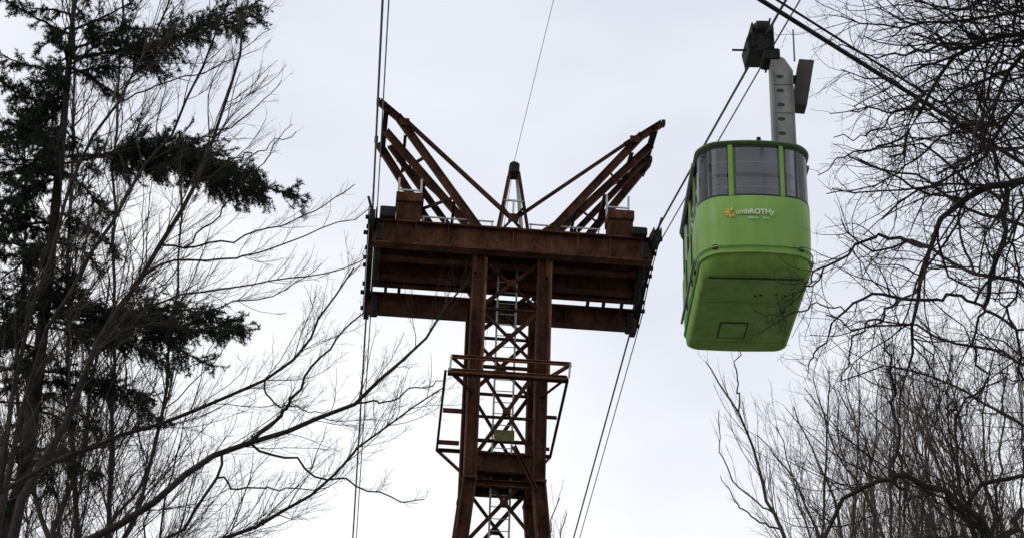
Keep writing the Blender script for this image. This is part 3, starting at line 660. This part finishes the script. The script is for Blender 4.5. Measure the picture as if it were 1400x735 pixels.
bare_tree('bare_tree', 'tall bare tree with leaning stems and fine twig sprays beside the spruce', (-5.6, 15.2), LB,
          [dict(dens=9.5, lf=(0.08, 0.26), lmin=0.15, lmax=1.1, ang=(25, 60), K=7, up=0.20, bias=(0.36, 0, 0.05), wig=0.12, rmin=0.0020, m=4, tr=(0.12, 1)),
           dict(dens=9, lf=(0.25, 0.55), lmin=0.08, lmax=0.5, ang=(18, 42), K=5, up=0.14, bias=(0.2, 0, 0.05), wig=0.10, rmin=0.0014),
           dict(dens=10, lf=(0.3, 0.55), lmin=0.05, lmax=0.25, ang=(20, 50), K=4, up=0.08, wig=0.12, rmin=0.0012)],
          BARK2, TWIG, 0.12, at_y(-20, 800, 15.0))
# slim upright stems further back
LC = [([(70, 735), (100, 660), (114, 618), (122, 549), (135, 470), (150, 380)], 18.0, 0.3, 7, 2.5, True),
      ([(150, 735), (152, 560), (155, 400), (156, 250), (160, 163), (169, 0), (172, -60)], 18.6, 0.3, 5, 2.6, True),
      ([(190, 700), (215, 600), (228, 500), (240, 420), (246, 330), (250, 220)], 18.2, 0.4, 5, 2.0, True),
      ([(92, 500), (97, 300), (100, 120), (103, 0), (105, -60)], 18.9, 0.2, 5, 3.0, True),
      ([(150, 720), (194, 660), (219, 579), (238, 500)], 17.9, -0.3, 5, 2.4, True),
      ([(60, 720), (30, 600), (20, 480), (35, 330), (30, 150)], 19, 0.3, 6, 2.4, True)]
bare_tree('bare_tree', 'slim bare tree with several upright stems standing behind the spruce', (-6.2, 18.4), LC,
          [dict(dens=9.5, lf=(0.12, 0.32), lmin=0.2, lmax=1.3, ang=(25, 60), K=7, up=0.25, bias=(0.05, 0, 0.05), wig=0.14, rmin=0.0022, m=4, tr=(0.1, 1)),
           dict(dens=8, lf=(0.25, 0.55), lmin=0.08, lmax=0.55, ang=(22, 55), K=5, up=0.1, wig=0.16, rmin=0.0017),
           dict(dens=7, lf=(0.3, 0.6), lmin=0.05, lmax=0.3, ang=(25, 60), K=4, up=0.06, wig=0.2, rmin=0.0014)],
          BARK1, TWIG, 0.13, at_y(110, 840, 18.2))

# ---------------- spruce
def spruce(name, label, y, trunk_px, boughs, trunk_w, extra, dens_tw=24):
    tp = [at_y(px, py, y) for px, py in trunk_px]; bx, by = tp[0][0], tp[0][1]
    foot = np.array([bx - 0.1, by + 0.05, gz(bx, by) - 0.3]); topd = tp[-1] - tp[-2]; top = tp[-1] + topd / np.linalg.norm(topd) * 2.6
    t = empty(name, (foot[0], foot[1], foot[2] + 0.3)); tag(t, label, 'tree'); loc = np.array(t.location)
    P = spline([foot] + tp + [top], 26) - loc; r = px_r(trunk_w, y); R = np.interp(np.linspace(0, 1, 26), [0, 0.5, 0.85, 1], [r * 1.6, r * 0.95, r * 0.32, r * 0.08])
    V, Q = tubes(P[None], R[None], 10); np_mesh('trunk', V, Q, BARK2, t)
    B = []; W = []
    for px in boughs:
        G = limb3(px, y, rng.uniform(-0.9, 0.9), 14, 0.01) - loc
        j = np.argmin(np.linalg.norm(P - G[0], axis=1)); G = spline(np.vstack([P[j] + (G[0] - P[j]) * 0.1, G]), 14); B.append(G); W.append(np.linspace(0.020, 0.006, 14))
    for i in range(extra):                 # whorls on every side, also above and below the frame
        tt = rng.uniform(0.30, 0.97); f = tt * 25; a = int(min(f, 24)); b0 = P[a] + (P[a + 1] - P[a]) * (f - a)
        az = rng.uniform(0.42 * math.pi, 1.58 * math.pi); ln = (1.0 - tt) * 2.2 + 0.45
        ln *= rng.uniform(0.6, 1.0); d = np.array([math.cos(az), math.sin(az), 0])
        q = [b0 + d * ln * s + np.array([0, 0, ln * (0.10 * s - 0.42 * s * s + 0.20 * s ** 3)]) + rng.normal(size=3) * 0.03 * s for s in np.linspace(0, 1, 6)]
        B.append(spline(q, 14)); W.append(np.linspace(0.016, 0.005, 14))
    B, W = np.stack(B), np.stack(W)
    for g, w_ in zip(B, W):
        V, Q = tubes(g[None], w_[None], 5); np_mesh('bough', V, Q, BARK2, t)
    T1, R1 = sprout(B, W, dens=30, tr=(0.20, 1), ang=(35, 65), lf=(0.10, 0.24), lmin=0.12, lmax=0.50, K=6, up=-0.10, wig=0.07, rmin=0.003, flat=0.55)
    T2, R2 = sprout(T1, R1, dens=13, tr=(0.1, 1), ang=(30, 58), lf=(0.3, 0.55), lmin=0.06, lmax=0.22, K=5, up=-0.22, wig=0.08, rmin=0.002, flat=0.3)
    # needles: slender blades all round the twigs
    Vs = []; Fs = []; o = 0
    for T, dn in ((T1, 260), (T2, 260), (B, 120)):
        L = paths_len(T); K = T.shape[1]; cnt = (L * dn).astype(int); i = np.repeat(np.arange(len(T)), cnt); n = len(i)
        f = rng.uniform(0.12 if T is not B else 0.35, 0.999, n) * (K - 1); a = f.astype(int); w = (f - a)[:, None]
        base = T[i, a] * (1 - w) + T[i, a + 1] * w; tan = unit(T[i, a + 1] - T[i, a])
        pr = unit(np.cross(tan, rng.normal(size=(n, 3)))); d = unit(tan * 0.75 + pr + np.array([0, 0, 0.12])); side = unit(np.cross(d, rng.normal(size=(n, 3))))
        ln = rng.uniform(0.028, 0.055, n)[:, None]; wd = 0.0046
        V = np.stack([base - side * wd, base + side * wd, base + d * ln], 1).reshape(-1, 3); Vs.append(V); Fs.append(np.arange(len(V)).reshape(-1, 3) + o); o += len(V)
    V, Q = join([tubes(T1, R1, 3), tubes(T2, R2, 3)]); np_mesh('branchlets', V, Q, TWIGD, t)
    np_mesh('needle_foliage', np.vstack(Vs), np.vstack(Fs), NEEDLE, t, False); print('needles', o // 3); return t
SB = [[(95, 78), (150, 72), (220, 62), (290, 32), (352, 4)], [(95, 90), (140, 60), (200, 62), (240, 48)], [(96, 70), (150, 45), (215, 40)],
      [(230, 55), (270, 42), (320, 30), (358, 15)], [(95, 100), (150, 92), (215, 95)],
      [(80, 215), (170, 212), (240, 206), (300, 232), (350, 254), (414, 268)], [(80, 225), (180, 205), (235, 205), (290, 220), (345, 235)],
      [(240, 210), (290, 240), (330, 258), (372, 272)], [(200, 212), (260, 225), (320, 250), (360, 262)],
      [(60, 430), (150, 440), (230, 425), (290, 430), (338, 452)], [(60, 440), (180, 450), (250, 480), (292, 502)], [(62, 420), (140, 425), (210, 440), (270, 450), (320, 455)],
      [(60, 428), (160, 436), (225, 445), (285, 440), (330, 447)], [(62, 445), (150, 465), (200, 480), (235, 505)],
      [(72, 340), (30, 360), (-25, 400)], [(66, 380), (110, 410), (150, 455)], [(70, 355), (10, 330), (-40, 320)], [(66, 375), (20, 400), (-30, 440)], [(68, 360), (100, 385), (125, 420)],
      [(66, 385), (30, 430), (0, 470)], [(72, 330), (110, 340), (140, 370)], [(60, 410), (20, 450), (-20, 500)], [(64, 400), (90, 440), (105, 480)],
      [(45, 520), (120, 530), (190, 552), (228, 582)], [(48, 505), (100, 512), (170, 530), (215, 548)], [(45, 530), (100, 560), (140, 590)], [(48, 500), (10, 530), (-30, 560)],
      [(90, 110), (40, 160), (-15, 205)], [(92, 150), (30, 130), (-25, 95)], [(86, 180), (40, 225), (-10, 245)], [(90, 130), (20, 175), (-30, 230)], [(95, 95), (40, 90), (-20, 60)],
      [(84, 200), (30, 250), (-20, 300)], [(84, 210), (50, 260), (10, 300)], [(82, 230), (120, 260), (150, 300)], [(92, 105), (60, 150), (20, 190)], [(94, 90), (130, 110), (165, 130)],
      [(98, 50), (40, 20), (-10, -10)], [(98, 40), (150, 20), (200, -15)],
      [(38, 610), (80, 620), (130, 650)], [(38, 600), (0, 630), (-40, 660)], [(30, 680), (-20, 700), (-60, 720)], [(70, 330), (40, 345), (0, 350)], [(70, 320), (30, 310), (-20, 340)], [(68, 390), (40, 410), (10, 420)], [(66, 400), (100, 415), (130, 430)], [(88, 140), (60, 170), (20, 210)], [(86, 170), (50, 190), (5, 200)], [(50, 480), (20, 500), (-10, 510)], [(48, 560), (80, 570), (110, 600)], [(80, 240), (30, 270), (-10, 330)], [(76, 290), (120, 310), (160, 345)]]
spruce('spruce_tree', 'dark green spruce with drooping needle boughs among bare trees', 17.0, [(12, 735), (30, 668), (50, 520), (70, 340), (84, 200), (100, 20)], SB, 20, 70)

# ---------------- right side: crooked tree with arching limbs
RA = [([(1440, 232), (1400, 246), (1353, 254), (1311, 273), (1288, 302), (1270, 347), (1252, 409), (1240, 450), (1246, 490), (1225, 535), (1230, 570)], 10.0, 0.5, 10.80, 1.60, True),
      ([(1270, 332), (1217, 321), (1169, 335), (1128, 365), (1105, 390)], 10.3, 0.4, 6.00, 1.92, False),
      ([(1252, 409), (1190, 402), (1150, 430), (1120, 470), (1105, 500)], 10.4, 0.3, 4.80, 1.68, False),
      ([(1252, 409), (1215, 432), (1175, 460), (1150, 520)], 10.4, -0.4, 4.20, 1.68, False),
      ([(1252, 409), (1300, 405), (1345, 420), (1400, 450)], 10.4, -0.4, 6.00, 3.60, False),
      ([(1345, 420), (1370, 360), (1392, 300), (1405, 240)], 10.2, 0.4, 7.20, 3.00, False),
      ([(1345, 420), (1330, 470), (1345, 520), (1310, 570)], 10.2, 0.4, 4.80, 2.16, False),
      ([(1140, 352), (1105, 385), (1085, 405), (1062, 440), (1035, 460)], 10.3, 0.4, 2.88, 1.20, False),
      ([(1150, 430), (1110, 418), (1075, 432), (1030, 425)], 10.4, 0.3, 2.16, 0.96, False),
      ([(1353, 254), (1365, 330), (1345, 420)], 10.1, 0.2, 7.20, 6.00, False),
      ([(1460, 60), (1400, 48), (1356, 54), (1319, 64), (1300, 83), (1275, 108), (1266, 140), (1240, 185), (1216, 215)], 9.6, 0.6, 9.60, 3.00, True),
      ([(1450, 40), (1400, 70), (1381, 92), (1369, 123), (1340, 170), (1325, 215), (1280, 240)], 9.8, -0.5, 8.40, 2.64, True),
      ([(1430, 5), (1370, 20), (1288, 29), (1241, 34), (1209, 36), (1150, 22)], 9.4, 0.4, 7.20, 1.80, True),
      ([(1381, 92), (1331, 111), (1294, 130), (1250, 154), (1200, 150), (1160, 152)], 9.8, 0.5, 6.00, 1.68, False),
      ([(1303, 79), (1256, 78), (1194, 76), (1140, 66)], 9.8, 0.4, 4.80, 1.56, False),
      ([(1275, 108), (1245, 135), (1200, 170), (1165, 190), (1140, 188)], 9.9, -0.4, 3.84, 1.44, False),
      ([(1240, 185), (1190, 205), (1150, 215), (1118, 240)], 10.0, 0.4, 3.60, 1.32, False),
      ([(1325, 215), (1290, 205), (1245, 235), (1190, 262), (1130, 265)], 10.0, 0.5, 4.32, 1.44, False),
      ([(1460, 150), (1400, 130), (1370, 180), (1345, 215), (1300, 240), (1250, 262), (1205, 300)], 10.4, 0.4, 7.20, 2.40, True),
      ([(1440, -40), (1380, -20), (1320, 10), (1260, 5), (1190, -15)], 9.2, 0.4, 6.00, 1.80, True),
      ([(1400, 246), (1380, 300), (1395, 360), (1380, 430), (1400, 520)], 10.4, 0.4, 7.20, 3.60, False)]
bare_tree('bare_tree', 'crooked bare tree with arching limbs beside and behind the green cabin', (5.1, 10.6), RA,
          [dict(dens=15, lf=(0.18, 0.50), lmin=0.12, lmax=1.1, ang=(35, 80), K=8, up=0.03, bias=(-0.05, 0, 0), wig=0.20, rmin=0.0022, m=4, tr=(0.1, 1), tk=0.0085),
           dict(dens=10, lf=(0.2, 0.55), lmin=0.06, lmax=0.45, ang=(35, 80), K=6, up=0.04, wig=0.20, rmin=0.0016, tk=0.0075),
           dict(dens=11, lf=(0.15, 0.4), lmin=0.03, lmax=0.12, ang=(35, 80), K=4, up=0.03, wig=0.20, rmin=0.0012)],
          BARK2, TWIGD, 0.17, at_y(1520, 240, 10.0))
RF = [([(1440, 330), (1380, 300), (1330, 290), (1270, 250), (1220, 235), (1170, 215)], 14.0, 0.6, 6, 2, True),
      ([(1430, 420), (1380, 380), (1320, 370), (1255, 330), (1200, 345), (1150, 300)], 13.6, 0.8, 6, 2, True),
      ([(1440, 200), (1370, 200), (1300, 180), (1240, 120), (1190, 110), (1150, 95)], 14.4, 0.6, 5, 1.6, True),
      ([(1430, 520), (1370, 480), (1310, 470), (1240, 440), (1180, 450), (1130, 430)], 13.8, 0.7, 5, 1.8, True),
      ([(1440, 90), (1360, 110), (1310, 20), (1260, 40), (1200, 10)], 14.2, 0.5, 5, 1.6, True),
      ([(1430, 600), (1360, 560), (1290, 520), (1210, 500), (1150, 520)], 14.0, 0.5, 5, 1.6, True),
      ([(1380, 300), (1370, 230), (1340, 170), (1350, 80), (1330, 0)], 14.1, 0.5, 4.5, 1.6, False),
      ([(1320, 370), (1310, 310), (1320, 240), (1290, 190)], 13.9, 0.5, 4, 1.5, False)]
bare_tree('bare_tree', 'bare tree with tangled thin branches standing behind the crooked tree', (7.4, 14.2), RF,
          [dict(dens=11, lf=(0.14, 0.40), lmin=0.15, lmax=1.2, ang=(35, 80), K=8, up=0.05, bias=(-0.05, 0, 0), wig=0.18, rmin=0.0024, m=4, tr=(0.1, 1), tk=0.007),
           dict(dens=8.5, lf=(0.25, 0.6), lmin=0.08, lmax=0.55, ang=(30, 78), K=6, up=0.04, wig=0.2, rmin=0.0017),
           dict(dens=8, lf=(0.2, 0.5), lmin=0.04, lmax=0.18, ang=(30, 75), K=4, up=0.03, wig=0.2, rmin=0.0013)],
          BARK2, TWIG, 0.16, at_y(1530, 480, 14.2))
RB = [([(1345, 712), (1319, 686), (1278, 664), (1237, 653), (1199, 655), (1169, 669), (1147, 692), (1125, 735), (1108, 790)], 11.0, -0.4, 8.84, 4.08, True),
      ([(1335, 740), (1325, 690), (1345, 665), (1375, 652), (1420, 648), (1450, 660)], 11.2, 0.4, 7.73, 4.08, True),
      ([(1290, 668), (1310, 690), (1340, 730), (1360, 790)], 11.0, 0.3, 6.63, 4.08, False),
      ([(1375, 735), (1400, 700), (1425, 660)], 11.2, 0.3, 8.84, 5.10, True),
      ([(1240, 653), (1238, 600), (1230, 550), (1224, 516), (1216, 470)], 10.9, 0.4, 5.52, 2.04, False),
      ([(1305, 680), (1300, 620), (1312, 565), (1345, 530), (1380, 510)], 11.0, 0.5, 4.97, 1.63, False),
      ([(1312, 565), (1300, 545), (1285, 535)], 11.1, 0.3, 3.31, 1.43, False),
      ([(1199, 655), (1225, 668), (1248, 690), (1255, 730)], 11.0, -0.4, 4.42, 1.63, False)]
bare_tree('bare_tree', 'low bare tree with looping arched branches below the crooked tree', (4.4, 11.4), RB,
          [dict(dens=11, lf=(0.2, 0.5), lmin=0.2, lmax=1.0, ang=(30, 75), K=7, up=0.28, bias=(-0.12, 0, 0), wig=0.14, rmin=0.0019, m=4, tr=(0.05, 1)),
           dict(dens=9, lf=(0.25, 0.6), lmin=0.06, lmax=0.5, ang=(25, 60), K=5, up=0.1, wig=0.18, rmin=0.0014),
           dict(dens=9, lf=(0.3, 0.6), lmin=0.03, lmax=0.2, ang=(25, 60), K=4, up=0.05, wig=0.2, rmin=0.0010)],
          BARK2, TWIGD, 0.14, at_y(1400, 840, 11.2))
RC = [([(1100, 780), (1072, 729), (1050, 684), (1039, 640), (1024, 595), (1009, 561), (990, 531), (965, 494)], 19.0, 0.4, 5.5, 1.4, True),
      ([(1009, 561), (1009, 530), (1007, 500), (1012, 470)], 19.2, 0.3, 2.8, 1.1, False),
      ([(1046, 674), (1020, 665), (998, 645), (984, 605), (983, 560)], 19.1, 0.4, 2.4, 1.0, False),
      ([(1072, 729), (1040, 715), (1010, 690), (985, 650)], 19.0, 0.4, 2.6, 1.0, False)]
bare_tree('bare_tree', 'thin bare sapling rising at the edge of the sky under the cabin', (5.2, 19.2), RC,
          [dict(dens=7, lf=(0.12, 0.32), lmin=0.2, lmax=0.9, ang=(15, 38), K=6, up=0.3, bias=(-0.16, 0, 0.1), wig=0.09, rmin=0.0022, m=4),
           dict(dens=7, lf=(0.25, 0.5), lmin=0.1, lmax=0.45, ang=(15, 38), K=5, up=0.15, bias=(-0.1, 0, 0), wig=0.09, rmin=0.0017)],
          BARK1, TWIG, 0.06, at_y(1130, 880, 19.0))
def fan(n, x0, x1, y, w, dx=(-150, -20), dyr=(190, 300), yb=770):
    out = []
    for i in range(n):
        sx = x0 + (x1 - x0) * (i + rng.uniform(0, 1)) / n; ex = sx + rng.uniform(*dx); h = rng.uniform(*dyr); yo = y + rng.uniform(-0.9, 0.9)
        out.append(([(sx, yb), (sx + (ex - sx) * 0.25 + rng.normal() * 6, yb - h * 0.33), (sx + (ex - sx) * 0.6 + rng.normal() * 8, yb - h * 0.67), (ex, yb - h)], yo, rng.uniform(-0.6, 0.6), w * rng.uniform(0.6, 1.3), 1.2, True))
    return out
bushy = [dict(dens=6, lf=(0.2, 0.45), lmin=0.3, lmax=1.6, ang=(18, 50), K=7, up=0.26, bias=(-0.13, 0, 0.05), wig=0.13, rmin=0.0026, m=4, tr=(0.1, 1), tk=0.0045),
         dict(dens=7, lf=(0.3, 0.55), lmin=0.15, lmax=0.8, ang=(18, 48), K=5, up=0.16, bias=(-0.12, 0, 0), wig=0.11, rmin=0.0019, tk=0.004),
         dict(dens=6, lf=(0.3, 0.6), lmin=0.08, lmax=0.35, ang=(18, 50), K=4, up=0.1, wig=0.13, rmin=0.0015)]
for lab, x0, x1, y, bx, n, dyr in (
        ('bushy bare tree with many upright grey twigs next to the thin sapling', 1110, 1240, 21.0, 6.6, 11, (170, 280)),
        ('dense bare tree filling the gap under the looping arched branches', 1200, 1340, 23.0, 8.2, 12, (190, 320)),
        ('dense brown thicket-like bare tree behind the trunk of the crooked tree', 1310, 1460, 22.0, 9.0, 13, (220, 360))):
    bare_tree('bare_tree', lab, (bx, y), fan(n, x0, x1, y, 4.4, dx=(-130, 50), dyr=dyr), bushy, BARK1, TWIGL, 0.14, at_y((x0 + x1) / 2 + 30, 960, y))
# a low bare tree behind the left tree, and one far tip beside the tower foot
LD = fan(13, -40, 240, 20.5, 3.6, dx=(-30, 90), dyr=(120, 330), yb=770)
bare_tree('bare_tree', 'dense grey bare tree filling the space below the spruce boughs', (-7.0, 20.6), LD,
          [dict(dens=6.5, lf=(0.2, 0.45), lmin=0.3, lmax=1.5, ang=(20, 60), K=7, up=0.18, bias=(0.08, 0, 0.03), wig=0.15, rmin=0.0026, m=4, tr=(0.05, 1), tk=0.0045),
           dict(dens=8, lf=(0.3, 0.55), lmin=0.15, lmax=0.7, ang=(22, 60), K=5, up=0.1, wig=0.16, rmin=0.0019, tk=0.004),
           dict(dens=7, lf=(0.3, 0.6), lmin=0.08, lmax=0.35, ang=(20, 60), K=4, up=0.06, wig=0.18, rmin=0.0015)],
          BARK1, TWIGL, 0.15, at_y(100, 960, 20.5))
LE = [([(745, 790), (750, 740), (756, 710), (765, 680)], 30.0, 0.2, 3, 1.2, True), ([(757, 790), (764, 745), (775, 700)], 30.0, 0.3, 2.5, 1.0, True)]
bare_tree('bare_tree', 'tip of a small bare tree showing beside the right leg of the tower', (1.2, 30.0), LE,
          [dict(dens=4, lf=(0.2, 0.45), lmin=0.15, lmax=0.5, ang=(18, 50), K=5, up=0.2, wig=0.12, rmin=0.0022, m=3, tr=(0.4, 1)),
           dict(dens=5, lf=(0.3, 0.55), lmin=0.1, lmax=0.3, ang=(20, 50), K=4, up=0.1, wig=0.14, rmin=0.0018)],
          BARK1, TWIG, 0.08, at_y(742, 950, 30.0))
